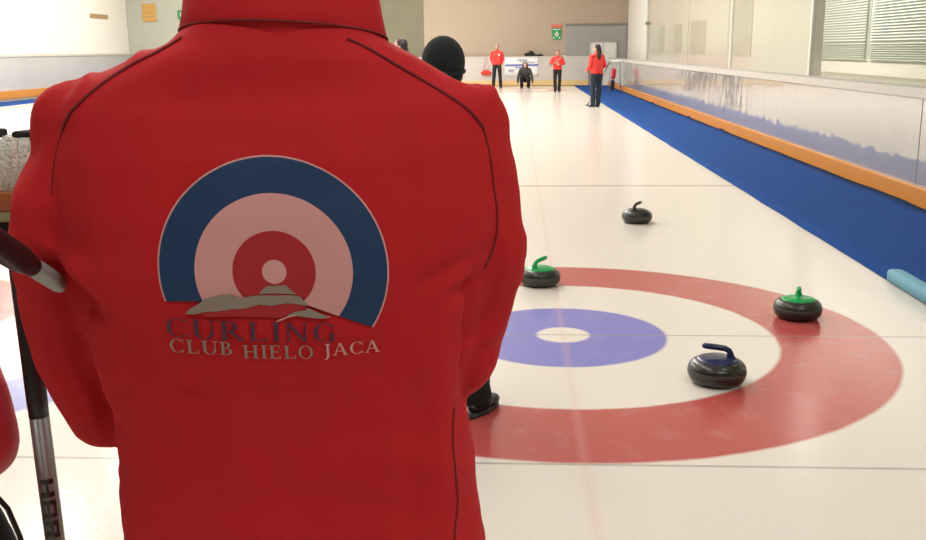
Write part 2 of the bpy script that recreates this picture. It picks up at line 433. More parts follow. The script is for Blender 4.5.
# ------------------------------------------------------------------ curling stones
def stone(loc, rz, mh, label, knob=False):
    t = empty('curling_stone', loc, rz, label, 'curling stone')
    body = [(.0601, 0), (.070, .0008), (.100, .003), (.123, .011), (.1365, .025), (.1430, .042), (.1440, .0535)]
    band = [(.1441, .0536), (.1452, .057), (.1452, .070), (.1441, .0734)]
    top = [(.1440, .0735), (.1420, .084), (.136, .097), (.124, .109), (.107, .118), (.085, .1225), (.02, .124)]
    bm = bmesh.new(); lathe(bm, body+[(.1436, .063)]+top, 56); obj('body', bm, M['granite'], t)
    bm = bmesh.new(); lathe(bm, [(.1430, .0536)]+band+[(.1430, .0734)], 56); obj('striking_band', bm, M['graniteband'], t)
    h = empty('handle', (0, 0, .0085)); h.parent = t
    bm = bmesh.new(); lathe(bm, [(.103, .1055), (.105, .109), (.098, .1155), (.080, .1215), (.05, .1255), (.01, .127)], 48)
    obj('cap', bm, mh, h)
    pts = [(.060, 0, .120), (.062, 0, .140), (.055, 0, .158), (.034, 0, .169), (.006, 0, .173), (-.03, 0, .176), (-.066, 0, .179), (-.078, 0, .179)]
    rad = [.024, .0175, .0150, .0150, .0150, .0155, .0140, .007]
    bm = bmesh.new(); tube(bm, pts, rad, 14); ell(bm, (.06, 0, .122), (.030, .024, .012)); bmesh.ops.recalc_face_normals(bm, faces=bm.faces)
    obj('grip', bm, mh, h)
    return t
stone((.728, -.815, 0), math.radians(-8), M['blueplastic'], 'granite curling stone with a navy blue handle inside the white ring')
stone((1.468, .41, 0), math.radians(74), M['greenplastic'], 'granite curling stone with a green handle on the red ring at right')
stone((-.105, 1.25, 0), math.radians(232), M['greenplastic'], 'granite curling stone with a green handle beside the red jacket sleeve')
stone((.893, 3.82, 0), math.radians(236), M['blackplastic'], 'farthest granite curling stone, dark handle, alone on white ice beyond the rings')

# ------------------------------------------------------------------ people
def hand(bm, wrist, d, nrm, side=1, curl=.5, s=1.0):
    """palm + four bent fingers + thumb. d: along the hand, nrm: palm side, side: thumb side sign"""
    d = V(d).normalized(); nrm = V(nrm); nrm = (nrm-d*nrm.dot(d)).normalized(); a = d.cross(nrm)*side
    w = V(wrist)
    for k in (-1, -.33, .33, 1):
        capsule(bm, w+d*.01*s+a*k*.018*s, .015*s, w+d*.085*s+a*k*.028*s, .0115*s)
    for k, ln in ((-1, .062), (-.33, .078), (.33, .085), (1, .076)):
        p = w+d*.088*s+a*k*.030*s; ang = 0
        for q, seg in enumerate((.42, .32, .26)):
            ang += curl*(.9 if q == 0 else 1.0)
            dd = d*math.cos(ang)+nrm*math.sin(ang)
            e = p+dd*ln*seg*s; capsule(bm, p, (.0095-.0008*q)*s, e, (.0088-.0008*q)*s, 10); p = e
    p = w+d*.025*s+a*.022*s; e = p+(d*.5+a*.75+nrm*.4).normalized()*.045*s; capsule(bm, p, .013*s, e, .011*s, 10)
    f_ = e+(d*.6+a*.1*(1-curl)+nrm*(.3+curl)).normalized()*.038*s; capsule(bm, e, .011*s, f_, .0085*s, 10)

def head(bm, c, f, up=(0, 0, 1), s=1.0):
    """skull, jaw, nose, ears, brow; returns frame for eyes/hair. c = skull centre, f = facing"""
    f = V(f).normalized(); up = V(up); r = f.cross(up).normalized(); up = r.cross(f)
    R = Matrix((r, f, up)).transposed()
    P = lambda x, y, z: V(c)+(r*x+f*y+up*z)*s
    ell(bm, P(0, -.008, .02), (.077*s, .096*s, .096*s), R)
    ell(bm, P(0, .028, -.045), (.058*s, .062*s, .072*s), R)
    ell(bm, P(0, .060, -.092), (.026*s, .024*s, .020*s), R)
    ell(bm, P(0, .080, .022), (.050*s, .014*s, .012*s), R)
    capsule(bm, P(0, .088, .008), .008*s, P(0, .108, -.034), .013*s)
    for q in (-1, 1):
        ell(bm, P(q*.046, .062, -.030), (.022*s, .02*s, .022*s), R)
        ell(bm, P(q*.080, -.005, -.012), (.009*s, .020*s, .032*s), R)
        ell(bm, P(q*.018, .083, -.066), (.015*s, .008*s, .006*s), R)
    return P, R
def face_parts(P, R, parent, s=1.0):
    for q in (-1, 1):
        bm = bmesh.new(); ell(bm, P(q*.031, .080, -.002), (.0125*s, .010*s, .008*s), R, 12, 8); e = obj('eye', bm, M['eye'], parent)
        bm = bmesh.new(); ell(bm, P(q*.031, .089, -.002), (.0055*s, .003*s, .0055*s), R, 10, 6); obj('iris', bm, M['iris'], e)
    bm = bmesh.new(); ell(bm, P(0, .092, -.063), (.022*s, .007*s, .004*s), R, 12, 6); ell(bm, P(0, .091, -.070), (.019*s, .007*s, .0045*s), R, 12, 6)
    obj('mouth', bm, M['lip'], parent)

def person(label, loc, face_deg, J, h=1.75, jacket=None, trousers=None, hair='short', hairm=None, hat=None, voxel=.010,
           collar=None, glove=None, curl=.7, headdir=None):
    """J: joints in a 1.75 m figure, local, facing +Y; x is right. face_deg: yaw of the facing direction from +Y"""
    k = h/1.75
    t = empty('person', loc, math.radians(face_deg), label, 'person')
    D = dict(pelvis=(0, 0, .95), chest=(0, 0, 1.28), neck=(0, -.01, 1.47), head=(0, .01, 1.615),
             sR=(.175, 0, 1.40), eR=(.235, -.03, 1.13), wR=(.235, .05, .90), hR=(0, .2, -1), nR=(-1, 0, 0),
             sL=(-.175, 0, 1.40), eL=(-.235, -.03, 1.13), wL=(-.235, .05, .90), hL=(0, .2, -1), nL=(1, 0, 0),
             hipR=(.09, 0, .92), kR=(.10, .02, .50), aR=(.11, -.01, .09), hipL=(-.09, 0, .92), kL=(-.10, .02, .50), aL=(-.11, -.01, .09),
             fR=(.15, 1, 0), fL=(-.15, 1, 0), hd=(0, 1, 0), hup=(0, 0, 1))
    D.update(J)
    Q = {n: V(v)*(1 if n in ('hR', 'nR', 'hL', 'nL', 'fR', 'fL', 'hd', 'hup') else k) for n, v in D.items()}
    bm = bmesh.new()
    P, R = head(bm, Q['head'], Q['hd'], Q['hup'], k)
    capsule(bm, Q['neck'], .058*k, Q['head']-Q['hup']*.03*k, .052*k)
    mid = (Q['pelvis']+Q['chest'])/2
    for sx in (-1, 1):
        o = V((sx*.06*k, 0, 0))
        capsule(bm, Q['pelvis']+o, .095*k, mid+o*.8, .085*k); capsule(bm, mid+o*.8, .085*k, Q['chest']+o, .098*k)
    capsule(bm, Q['chest'], .10*k, Q['neck']-V((0, 0, .03*k)), .06*k)
    for S in 'RL':
        capsule(bm, (Q['chest']+Q['neck'])/2, .07*k, Q['s'+S], .055*k)
        capsule(bm, Q['s'+S], .052*k, Q['e'+S], .038*k); capsule(bm, Q['e'+S], .038*k, Q['w'+S], .026*k)
        hand(bm, Q['w'+S], Q['h'+S], Q['n'+S], 1 if S == 'L' else -1, curl, k)
        capsule(bm, Q['hip'+S], .082*k, Q['k'+S], .053*k); capsule(bm, Q['k'+S], .053*k, Q['a'+S], .036*k)
        ft = Q['f'+S].normalized(); capsule(bm, Q['a'+S]-V((0, 0, .035*k)), .034*k, Q['a'+S]+ft*.15*k-V((0, 0, .055*k)), .026*k)
    remesh('body', bm, voxel*.8, M['skin'], t, 3)
    face_parts(P, R, t, k)
    # jacket
    bm = bmesh.new()
    hem = Q['pelvis']+V((0, 0, .0*k))
    capsule(bm, hem+V((0, 0, .03*k)), .115*k, mid, .115*k); capsule(bm, mid, .115*k, Q['chest'], .122*k); capsule(bm, Q['chest'], .12*k, Q['neck']-V((0, 0, .07*k)), .075*k)
    for sx in (-1, 1):
        o = V((sx*.075*k, 0, 0))
        capsule(bm, hem+o*1.05+V((0, 0, .02*k)), .112*k, mid+o, .112*k); capsule(bm, mid+o, .112*k, Q['chest']+o, .118*k)
        capsule(bm, Q['chest']+o, .115*k, Q['neck']-V((0, 0, .06*k)), .07*k)
    capsule(bm, Q['neck']-V((0, 0, .05*k)), .072*k, Q['neck']+(Q['head']-Q['neck'])*.25, .066*k)
    for S in 'RL':
        capsule(bm, Q['neck']-V((0, 0, .07*k)), .07*k, Q['s'+S], .068*k)
        capsule(bm, Q['s'+S], .070*k, Q['e'+S], .056*k); capsule(bm, Q['e'+S], .057*k, Q['w'+S]-(Q['w'+S]-Q['e'+S])*.05, .040*k)
    def crum(co, n):
        return co+n*(.007*noise.noise(co*9)+.004*noise.noise(co*22))*k
    jk = remesh('jacket', bm, voxel, jacket, t, 5, crum)
    # trousers
    bm = bmesh.new()
    capsule(bm, Q['hipR'], .10*k, Q['hipL'], .10*k); capsule(bm, (Q['hipR']+Q['hipL'])/2, .11*k, Q['pelvis']+V((0, 0, .05)), .10*k)
    for S in 'RL':
        capsule(bm, Q['hip'+S], .100*k, Q['k'+S], .072*k); capsule(bm, Q['k'+S], .072*k, Q['a'+S]-V((0, 0, .01*k)), .070*k)
    remesh('trousers', bm, voxel, trousers, t, 5, crum)
    for S in 'RL':
        ft = Q['f'+S].normalized(); a = Q['a'+S]; up = V((0, 0, 1)); rt = ft.cross(up)
        z0 = a.z-.09*k
        RR = Matrix((rt, ft, up)).transposed()
        bm = bmesh.new()
        capsule(bm, V((a.x, a.y, z0+.055*k)), .042*k, V((a.x, a.y, z0+.095*k)), .046*k)
        ell(bm, V((a.x, a.y, z0+.046*k))+ft*.035*k, (.044*k, .11*k, .040*k), RR)
        ell(bm, V((a.x, a.y, z0+.036*k))+ft*.11*k, (.046*k, .075*k, .030*k), RR)
        for v in bm.verts:
            if v.co.z < z0+.014*k: v.co.z = z0+.014*k
        sh = remesh('shoe', bm, .007, M['shoe'], t, 3)
        bm = bmesh.new()
        n = 28; ring = []
        for q in range(n):
            th = 2*PI*q/n; ring.append((math.cos(th)*.047*k*(1 if math.sin(th) > -.3 else .85), .045*k+math.sin(th)*.140*k))
        loft(bm, [[V((a.x, a.y, zz))+rt*x_*g+ft*y_ for x_, y_ in ring] for zz, g in ((z0+.001, .95), (z0+.006, 1), (z0+.02*k, 1))])
        obj('sole', bm, M['sole'], sh)
        bm = bmesh.new()
        for q in range(4):
            y_ = (.045+.022*q)*k; zt = z0+(.093-.007*q)*k
            tube(bm, [V((a.x, a.y, zt-.012))+ft*y_-rt*.024*k, V((a.x, a.y, zt))+ft*(y_+.006), V((a.x, a.y, zt-.012))+ft*y_+rt*.024*k], .0025*k, 6)
        obj('laces', bm, M['lace'], sh)
    if hat:
        bm = bmesh.new(); ell(bm, P(0, -.012, .042), (.099*k, .114*k, .116*k), R); ell(bm, P(0, -.030, -.01), (.091*k, .090*k, .080*k), R)
        
        ht = remesh('beanie', bm, .006, hat, t, 4)
        bm = bmesh.new(); rr = []
        for q in range(32):
            th = 2*PI*q/32; c_ = P(math.cos(th)*.092, -.012+math.sin(th)*.108, .0+.012*math.sin(th)); rr.append(c_)
        tube(bm, rr+rr[:1], .010*k, 8); obj('beanie_cuff', bm, hat, ht)
    if hair:
        bm = bmesh.new()
        ell(bm, P(0, -.022, .032), (.086*k, .096*k, .096*k), R)
        if hair == 'short': ell(bm, P(0, -.045, -.02), (.074*k, .062*k, .07*k), R)
        if hair == 'long':
            for x_ in (-.055, 0, .055):
                chain(bm, [(P(x_, -.05, .03), .055*k), (P(x_*1.25, -.075, -.10), .050*k), (P(x_*1.2, -.085, -.24), .040*k), (P(x_*.8, -.09, -.33), .018*k)])
        remesh('hair', bm, .008, hairm or M['hair'], t, 3, lambda co, n: co+n*.004*noise.noise(co*30))
    t['k'] = k
    return t, Q

def broom(p0, p1, label, headlen=.19, r=.0135, hd=None, m=None, grip=.25, name='curling_broom'):
    """p0 = head end, p1 = free end, world coordinates"""
    p0 = V(p0); p1 = V(p1); d = (p1-p0).normalized(); L_ = (p1-p0).length
    t = empty(name, p0, 0, label, 'curling broom')
    bm = bmesh.new(); tube(bm, [d*.03, d*L_*.3, d*(L_*(1-grip))], r, 16); obj('shaft', bm, m or M['silver'], t)
    bm = bmesh.new(); tube(bm, [d*L_*(1-grip), d*(L_-.004), d*L_], [r*1.12, r*1.12, r*.7], 16); obj('grip', bm, M['grip'], t)
    hx = V(hd or (1, 0, 0)).normalized(); hy = V((0, 0, 1)).cross(hx).normalized()
    R = Matrix((hx, hy, V((0, 0, 1)))).transposed()
    def rb(name, z0, z1, wx, wy, mm, bev):
        bm = bmesh.new(); box(bm, -wx/2, wx/2, -wy/2, wy/2, z0, z1, bev)
        for v in bm.verts: v.co = R @ v.co
        return obj(name, bm, mm, t)
    rb('brush_head', .012, .034, headlen, .065, M['blackplastic'], .008)
    rb('brush_pad', -.008, .014, headlen*.97, .058, M['signwhite'], .006)
    bm = bmesh.new(); tube(bm, [V((0, 0, .03)), V((0, 0, .03))+d*.05], [.020, r*1.2], 12); obj('ferrule', bm, M['blackplastic'], t)
    return t

# --- far players
J = dict(eR=(.245, -.06, 1.15), wR=(.16, .02, .93), eL=(-.25, -.06, 1.15), wL=(-.17, .02, .93), aR=(.15, 0, .09), aL=(-.15, 0, .09), kR=(.12, .02, .5), kL=(-.12, .02, .5))
t1, Q1 = person('person in red jacket and black trousers standing at left of the banner', (-1.03, 37.1, 0), 180, J, 1.86, M['redfar'], M['black'], 'short', M['greyhair'])
bm = bmesh.new(); box(bm, -.12, -.06, .118, .13, 1.36, 1.43, .003); obj('chest_logo', bm, M['signwhite'], t1)
J = dict(pelvis=(0, -.08, .34), chest=(0, .08, .60), neck=(0, .14, .77), head=(0, .17, .90), hd=(0, 1, -.1),
         sR=(.17, .12, .72), eR=(.27, .2, .46), wR=(.29, .28, .22), hR=(0, .2, -1), sL=(-.17, .12, .72), eL=(-.27, .2, .46), wL=(-.29, .28, .22), hL=(0, .2, -1),
         hipR=(.09, -.08, .32), kR=(.15, .27, .40), aR=(.13, .02, .09), hipL=(-.09, -.08, .32), kL=(-.15, .27, .40), aL=(-.13, .02, .09))
person('person in charcoal clothes crouching on the ice in front of the banner', (.17, 37.0, 0), 180, J, 1.88, M['greycloth'], M['black'], 'long')
J = dict(eR=(.30, .02, 1.20), wR=(.10, .24, 1.20), hR=(-1, .2, .2), nR=(0, -1, 0), eL=(-.28, .02, 1.18), wL=(-.08, .24, 1.14), hL=(1, .3, .2), nL=(0, -1, 0), aR=(.08, 0, .09), aL=(-.08, 0, .09))
person('person in red jacket with both hands raised at the chest, near the exit sign', (1.37, 33.0, 0), 180, J, 1.60, M['redfar'], M['black'], 'short')
broom((1.62, 32.72, 1.38), (1.05, 32.76, .98), 'grey curling broom held across the chest of the person below the exit sign', .16, .012)
J = dict(hd=(-.6, .8, 0), sR=(.175, 0, 1.40), eR=(.26, -.02, 1.14), wR=(.20, .22, 1.08), hR=(-.5, 1, 0), nR=(-1, 0, 0), eL=(-.25, -.04, 1.14), wL=(-.22, .16, 1.02), hL=(.2, 1, -.2), nL=(1, 0, 0), aR=(.07, 0, .09), aL=(-.10, 0, .09))
person('long-haired person in red jacket and navy trousers standing where carpet meets ice', (2.04, 22.85, 0), 28, J, 1.76, M['redfar'], M['navy'], 'long', voxel=.009)
broom((1.82, 23.20, .01), (2.46, 23.22, 1.30), 'curling broom leaning diagonally against the long-haired person on the carpet edge', .16, .012)
J = dict(hd=(-.2, 1, 0))
person('dark-haired person in black seen past the red shoulder, left of the black beanie', (-2.06, 10.0, 0), 80, J, 1.83, M['black'], M['black'], 'long')

# --- person in the beanie
J = dict(eR=(.225, .06, 1.14), wR=(.10, .26, 1.08), hR=(-.3, 1, 0), nR=(-1, 0, 0), eL=(-.225, .06, 1.14), wL=(-.08, .26, 1.02), hL=(.3, 1, 0), nL=(1, 0, 0),
         aR=(.15, -.03, .09), kR=(.12, .02, .5), fR=(.45, 1, 0), aL=(-.13, 0, .09), kL=(-.11, .02, .5))
tb, Qb = person('person in a black knit beanie standing behind the red shoulder, black trousers and shoes', (-.597, -1.25, 0), -4, J, 1.68, M['maroon'], M['greenblack'], None, None, M['wool'], .008)

# ------------------------------------------------------------------ the man in the red jacket
MA = math.radians(10)
man = empty('person', (-.56, -4.45, 0), MA, 'person seen from behind in a red jacket with a round curling club logo', 'person')
rows = [(1.705, -.072, .106, .070, .050), (1.678, -.082, .112, .083, .055), (1.655, -.106, .128, .092, .060), (1.636, -.150, .163, .100, .070), (1.614, -.198, .200, .103, .080), (1.597, -.224, .232, .107, .090), (1.580, -.230, .241, .117, .10),
        (1.535, -.234, .246, .135, .12), (1.48, -.236, .250, .147, .13), (1.42, -.232, .246, .152, .135), (1.36, -.224, .236, .149, .135), (1.30, -.216, .226, .141, .135),
        (1.24, -.203, .212, .133, .135), (1.17, -.197, .224, .129, .14), (1.10, -.199, .228, .131, .145), (1.02, -.203, .235, .136, .145), (.93, -.210, .236, .140, .145), (.845, -.208, .232, .139, .143)]
bm = bmesh.new(); rings = []
for z, l, r_, bb, ff in rows:
    c = (l+r_)/2; a = (r_-l)/2; ring = []
    for q in range(48):
        th = 2*PI*q/48; cs, sn = math.cos(th), math.sin(th); ex = 2/2.5
        x_ = c+a*math.copysign(abs(cs)**ex, cs); dep = ff if sn > 0 else bb
        ring.append(V((x_, dep*math.copysign(abs(sn)**ex, sn), z)))
    rings.append(ring)
loft(bm, list(reversed(rings)))
armL = [((-.175, 0, 1.573), .048), ((-.208, 0, 1.567), .052), ((-.216, -.004, 1.525), .050), ((-.230, -.010, 1.480), .056), ((-.240, -.008, 1.43), .054), ((-.243, .012, 1.39), .052),
        ((-.244, .022, 1.347), .053), ((-.236, .028, 1.29), .054), ((-.213, .024, 1.237), .054), ((-.170, .13, 1.215), .055), ((-.085, .25, 1.19), .044)]
armR = [((.175, 0, 1.565), .050), ((.216, -.002, 1.553), .052), ((.222, -.004, 1.484), .055), ((.231, -.002, 1.419), .058), ((.226, .016, 1.364), .053), ((.213, .026, 1.312), .051),
        ((.203, .028, 1.276), .052), ((.16, .13, 1.22), .05), ((.095, .25, 1.19), .044)]
chain(bm, armL); chain(bm, armR)
def seg(co, p, q):
    if co.y < .03: co = V((co.x, -.08, co.z)); p = (p[0], -.08, p[2]); q = (q[0], -.08, q[2])
    p = V(p); q = V(q); d = q-p; t_ = max(0, min(1, (co-p).dot(d)/d.length_squared)); return (co-(p+d*t_)).length, t_
folds = [((-.262, -.04, 1.455), (-.185, -.08, 1.405), .016, .007), ((-.214, -.06, 1.395), (-.196, -.08, 1.195), .0085, -.020), ((-.185, -.06, 1.37), (-.172, -.08, 1.20), .014, .005), ((.24, -.06, 1.44), (.246, -.06, 1.56), .012, .005), ((-.255, .0, 1.44), (-.18, -.07, 1.375), .010, -.016), ((-.28, 0, 1.385), (-.17, -.04, 1.33), .02, .004),
         ((.150, -.12, 1.405), (.235, -.05, 1.43), .010, -.008), ((.218, -.07, 1.40), (.207, -.09, 1.235), .010, -.024), ((.186, -.1, 1.385), (.226, -.07, 1.392), .009, -.010),
         ((.17, -.12, 1.36), (.165, -.12, 1.12), .018, .006), ((.205, -.1, 1.20), (.20, -.1, 1.05), .014, -.004),
         ((-.15, -.12, 1.30), (-.165, -.12, 1.10), .02, .004), ((-.19, -.08, 1.27), (-.16, -.1, 1.22), .012, -.006),
         ((-.185, 0, 1.625), (-.20, -.05, 1.605), .010, .006), ((-.13, 0, 1.655), (-.14, -.05, 1.64), .008, .006), ((.235, 0, 1.60), (.25, -.06, 1.59), .014, .008),
         ((.26, -.05, 1.36), (.21, -.05, 1.30), .014, -.005), ((.25, -.05, 1.32), (.19, -.05, 1.28), .010, .004),
         ((-.27, -.05, 1.50), (-.235, -.07, 1.58), .012, -.004), ((-.08, -.13, 1.13), (.09, -.13, 1.10), .025, .003),
         ((.10, -.14, 1.22), (.2, -.12, 1.17), .018, .004), ((.05, -.14, 1.17), (.19, -.12, 1.12), .014, -.003)]
def mandef(co, n):
    dz = 0
    for p, q, w, a in folds:
        d_, t_ = seg(co, p, q)
        if d_ < 3*w: dz += a*math.exp(-(d_/w)**2)*(math.sin(PI*(.12+.76*t_)))
    dz += .0035*noise.noise(co*7)+.0016*noise.noise(V((co.x*26, co.y*26, co.z*14)))
    if co.z < 1.3: dz += .004*noise.noise(V((co.x*16, co.y*16, co.z*7+3)))
    if abs(co.x) > .19: dz += .003*noise.noise(V((co.x*20, co.y*20, co.z*30)))
    return co+n*dz
jacket = remesh('jacket', bm, .0052, M['red'], man, 4, mandef)
me = jacket.data
bvh = BVHTree.FromPolygons([v.co for v in me.vertices], [tuple(p.vertices) for p in me.polygons])
def onback(u, z, off=.0015):
    h_ = bvh.ray_cast(V((u, -1, z)), V((0, 1, 0)))
    if h_[0] is None:
        n_ = bvh.find_nearest(V((u, -.05, z))); return n_[0]+n_[1]*off
    return V((u, h_[0].y, z))+h_[1]*off
# collar
def ovalring(z, rx, ry, cy, cx=.017, dz=0, n=48):
    out = []
    for q in range(n):
        th = 2*PI*q/n; out.append(V((cx+rx*math.cos(th), cy+ry*math.sin(th), z-.001+dz*math.sin(th)-.045*rx*math.cos(th))))
    return out
bm = bmesh.new()
loft(bm, [ovalring(1.630, .104, .084, -.002, dz=-.018), ovalring(1.652, .110, .087, -.002, dz=-.018), ovalring(1.664, .1115, .0885, -.002, dz=-.014), ovalring(1.682, .108, .083, 0, dz=-.010), ovalring(1.715, .103, .078, .004, dz=-.006), ovalring(1.745, .100, .076, .006, dz=-.004),
          ovalring(1.752, .096, .072, .006, dz=-.004), ovalring(1.745, .091, .067, .006, dz=-.004), ovalring(1.68, .092, .068, 0, dz=-.01), ovalring(1.64, .09, .07, 0, dz=-.018)], cap=False)
bmesh.ops.recalc_face_normals(bm, faces=bm.faces)
for v in bm.verts: v.co += V((0, -1, 0))*.003*noise.noise(v.co*14)
obj('collar', bm, M['red'], jacket)
bm = bmesh.new(); rr = ovalring(1.660, .112, .0892, -.002, dz=-.014); tube(bm, rr+rr[:1], .0015, 8); obj('collar_seam', bm, M['redseam'], jacket)
# seams on the back
def spl(pts, n=10):
    pts = [V((p[0], p[1], 0)) for p in pts]; out = []
    P_ = [pts[0]*2-pts[1]]+pts+[pts[-1]*2-pts[-2]]
    for i in range(1, len(P_)-2):
        for q in range(n):
            t_ = q/n; a, b_, c, d_ = P_[i-1:i+3]
            out.append(.5*((2*b_)+(c-a)*t_+(2*a-5*b_+4*c-d_)*t_*t_+(3*b_-a-3*c+d_)*t_**3))
    out.append(pts[-1]); return out
def seam(name, pts, r=.0016):
    bm = bmesh.new(); tube(bm, [onback(p.x, p.y, .0004) for p in spl(pts)], r, 6); obj(name, bm, M['redseam'], jacket)
seam('shoulder_seam', [(-.084, 1.657), (-.107, 1.644), (-.138, 1.629), (-.169, 1.609), (-.196, 1.586), (-.210, 1.566)], .0021)
seam('armhole_seam', [(-.210, 1.566), (-.219, 1.545), (-.226, 1.514), (-.228, 1.50)], .0006)
seam('shoulder_seam', [(.084, 1.655), (.105, 1.645), (.139, 1.625), (.181, 1.600), (.210, 1.580), (.228, 1.560)], .0021)
seam('armhole_seam', [(.228, 1.560), (.234, 1.536), (.239, 1.492), (.243, 1.458), (.240, 1.43), (.228, 1.405)], .0016)
seam('side_seam', [(.190, 1.25), (.187, 1.208), (.193, 1.133), (.188, 1.083), (.196, .98), (.196, .87)], .0014)
0 and seam('side_seam', [(-.178, 1.25), (-.172, 1.17), (-.174, 1.08), (-.176, .98), (-.176, .87)], .0009)

# --- club logo printed on the back (drawing units of 1 mm-ish, x right, y down, centre of the rings = 0,0)
US, ZS, UC, ZC0 = .000997, .000993, .0035, 1.4285
def bt_(x, y): return (UC+x*US, ZC0-y*ZS-x*.000035)
def project(bm, off):
    for v in bm.verts:
        u, z = bt_(v.co.x, v.co.y); v.co = onback(u, z, off)
def clip(bm, x0, y0, x1, y1):           # keep what lies above the line (smaller y)
    nx_, ny_ = -(y1-y0), (x1-x0)
    bmesh.ops.bisect_plane(bm, geom=bm.verts[:]+bm.edges[:]+bm.faces[:], plane_co=(x0, y0, 0), plane_no=(nx_, ny_, 0), clear_outer=True)
def ringmesh(r0, r1, cut=True, steps=96):
    halves = []
    for side in (0, 1):
        bm = bmesh.new(); nr = max(2, int((r1-r0)/6)+1)
        rs_ = [r0+(r1-r0)*k_/nr for k_ in range(nr+1)]
        vs = [[bm.verts.new((r*math.cos(2*PI*i/steps), r*math.sin(2*PI*i/steps), 0)) for i in range(steps)] for r in rs_ if r > 0]
        if r0 == 0:
            c = bm.verts.new((0, 0, 0))
            for i in range(steps): bm.faces.new((c, vs[0][i], vs[0][(i+1) % steps]))
        for a, b_ in zip(vs, vs[1:]):
            for i in range(steps): bm.faces.new((a[i], a[(i+1) % steps], b_[(i+1) % steps], b_[i]))
        bmesh.ops.bisect_plane(bm, geom=bm.verts[:]+bm.edges[:]+bm.faces[:], plane_co=(28, 0, 0), plane_no=(1, 0, 0), clear_outer=(side == 0), clear_inner=(side == 1))
        if cut:
            if side == 0: clip(bm, -120, 32.5, -60, 30)
            else: clip(bm, 28, 33.5, 94, 60)
        m_ = bpy.data.meshes.new('t'); bm.to_mesh(m_); bm.free(); halves.append(m_)
    bm = bmesh.new()
    for m_ in halves: bm.from_mesh(m_); bpy.data.meshes.remove(m_)
    return bm
def flip(bm):
    for f_ in bm.faces:
        pass
    return bm
def decal(name, bm, m, off):
    for f_ in bm.faces:
        f_.normal_update()
        if f_.normal.z > 0: f_.normal_flip()
    project(bm, off)
    o = obj(name, bm, m, jacket); return o
decal('logo_outline', ringmesh(112.8, 114.8), M['printpink'], .0010)
decal('logo_outer_ring', ringmesh(77, 113), M['printblue'], .0013)
decal('logo_white_ring', ringmesh(40, 78), M['printpink'], .0014)
decal('logo_red_ring', ringmesh(11, 41), M['printred'], .0015)
decal('logo_centre_dot', ringmesh(0, 12, False), M['printpink'], .0017)
def polymesh(polys, cuts=3):
    bm = bmesh.new()
    for pl in polys:
        vs = [bm.verts.new((x, y, 0)) for x, y in pl]
        bm.faces.new(vs)
    bmesh.ops.triangulate(bm, faces=bm.faces)
    for _ in range(cuts):
        es = [e for e in bm.edges if e.calc_length() > 7]
        if es: bmesh.ops.subdivide_edges(bm, edges=es, cuts=1); bmesh.ops.triangulate(bm, faces=bm.faces)
    return bm
Z7 = lambda pts: [((x/3.704+150)-274, (y/3.704+280)-268) for x, y in pts]
decal('logo_mountain', polymesh([
    Z7([(125, 120), (150, 95), (176, 80), (200, 60), (250, 46), (300, 40), (330, 55), (300, 66), (215, 76), (235, 84), (330, 72), (372, 46), (400, 44), (525, 44), (552, 52), (570, 76), (575, 88), (540, 80), (500, 75), (440, 86), (400, 80), (340, 96), (300, 98), (250, 106), (200, 110), (160, 120)]),
    Z7([(400, 38), (415, 20), (430, 8), (500, 4), (520, 28), (536, 40), (470, 36)]),
    Z7([(500, 122), (530, 108), (560, 106), (578, 96), (600, 108), (640, 126), (662, 131), (640, 138), (600, 137), (560, 131), (535, 126), (510, 130)])]), M['printgrey'], .0020)
decal('logo_ridge', polymesh([Z7([(452, 150), (470, 138), (500, 126), (530, 120), (530, 126), (500, 132), (475, 144)])]), M['printpink'], .0021)
decal('logo_base', polymesh([Z7([(176, 122), (200, 112), (250, 108), (300, 100), (340, 98), (400, 82), (440, 88), (500, 77), (540, 82), (572, 92), (560, 104), (530, 106), (500, 121), (470, 132), (300, 125), (215, 130)])]), M['printred'], .0018)
# serif letters from strokes: (x0,y0,x1,y1,w) in a 0..1 box, y up
TK, TN, SF = .17, .07, .055
def arc(cx, cy, rx, ry, a0, a1, w0, w1, n=14):
    out = []
    for k_ in range(n):
        ta = math.radians(a0+(a1-a0)*k_/n); tb_ = math.radians(a0+(a1-a0)*(k_+1)/n)
        wa = w0+(w1-w0)*abs(math.cos(ta)); wb = w0+(w1-w0)*abs(math.cos(tb_))
        P0 = lambda t, w: (cx+(rx-w)*math.cos(t), cy+(ry-w*.6)*math.sin(t))
        P1 = lambda t: (cx+rx*math.cos(t), cy+ry*math.sin(t))
        out.append([P1(ta), P1(tb_), P0(tb_, wb), P0(ta, wa)])
    return out
def rc(x0, y0, x1, y1): return [(x0, y0), (x1, y0), (x1, y1), (x0, y1)]
def stem(x, w=TK, y0=0, y1=1): return [rc(x-w/2, y0, x+w/2, y1), rc(x-w/2-.09, y0, x+w/2+.09, y0+SF), rc(x-w/2-.09, y1-SF, x+w/2+.09, y1)]
def diag(x0, y0, x1, y1, w): return [[(x0-w/2, y0), (x0+w/2, y0), (x1+w/2, y1), (x1-w/2, y1)]]
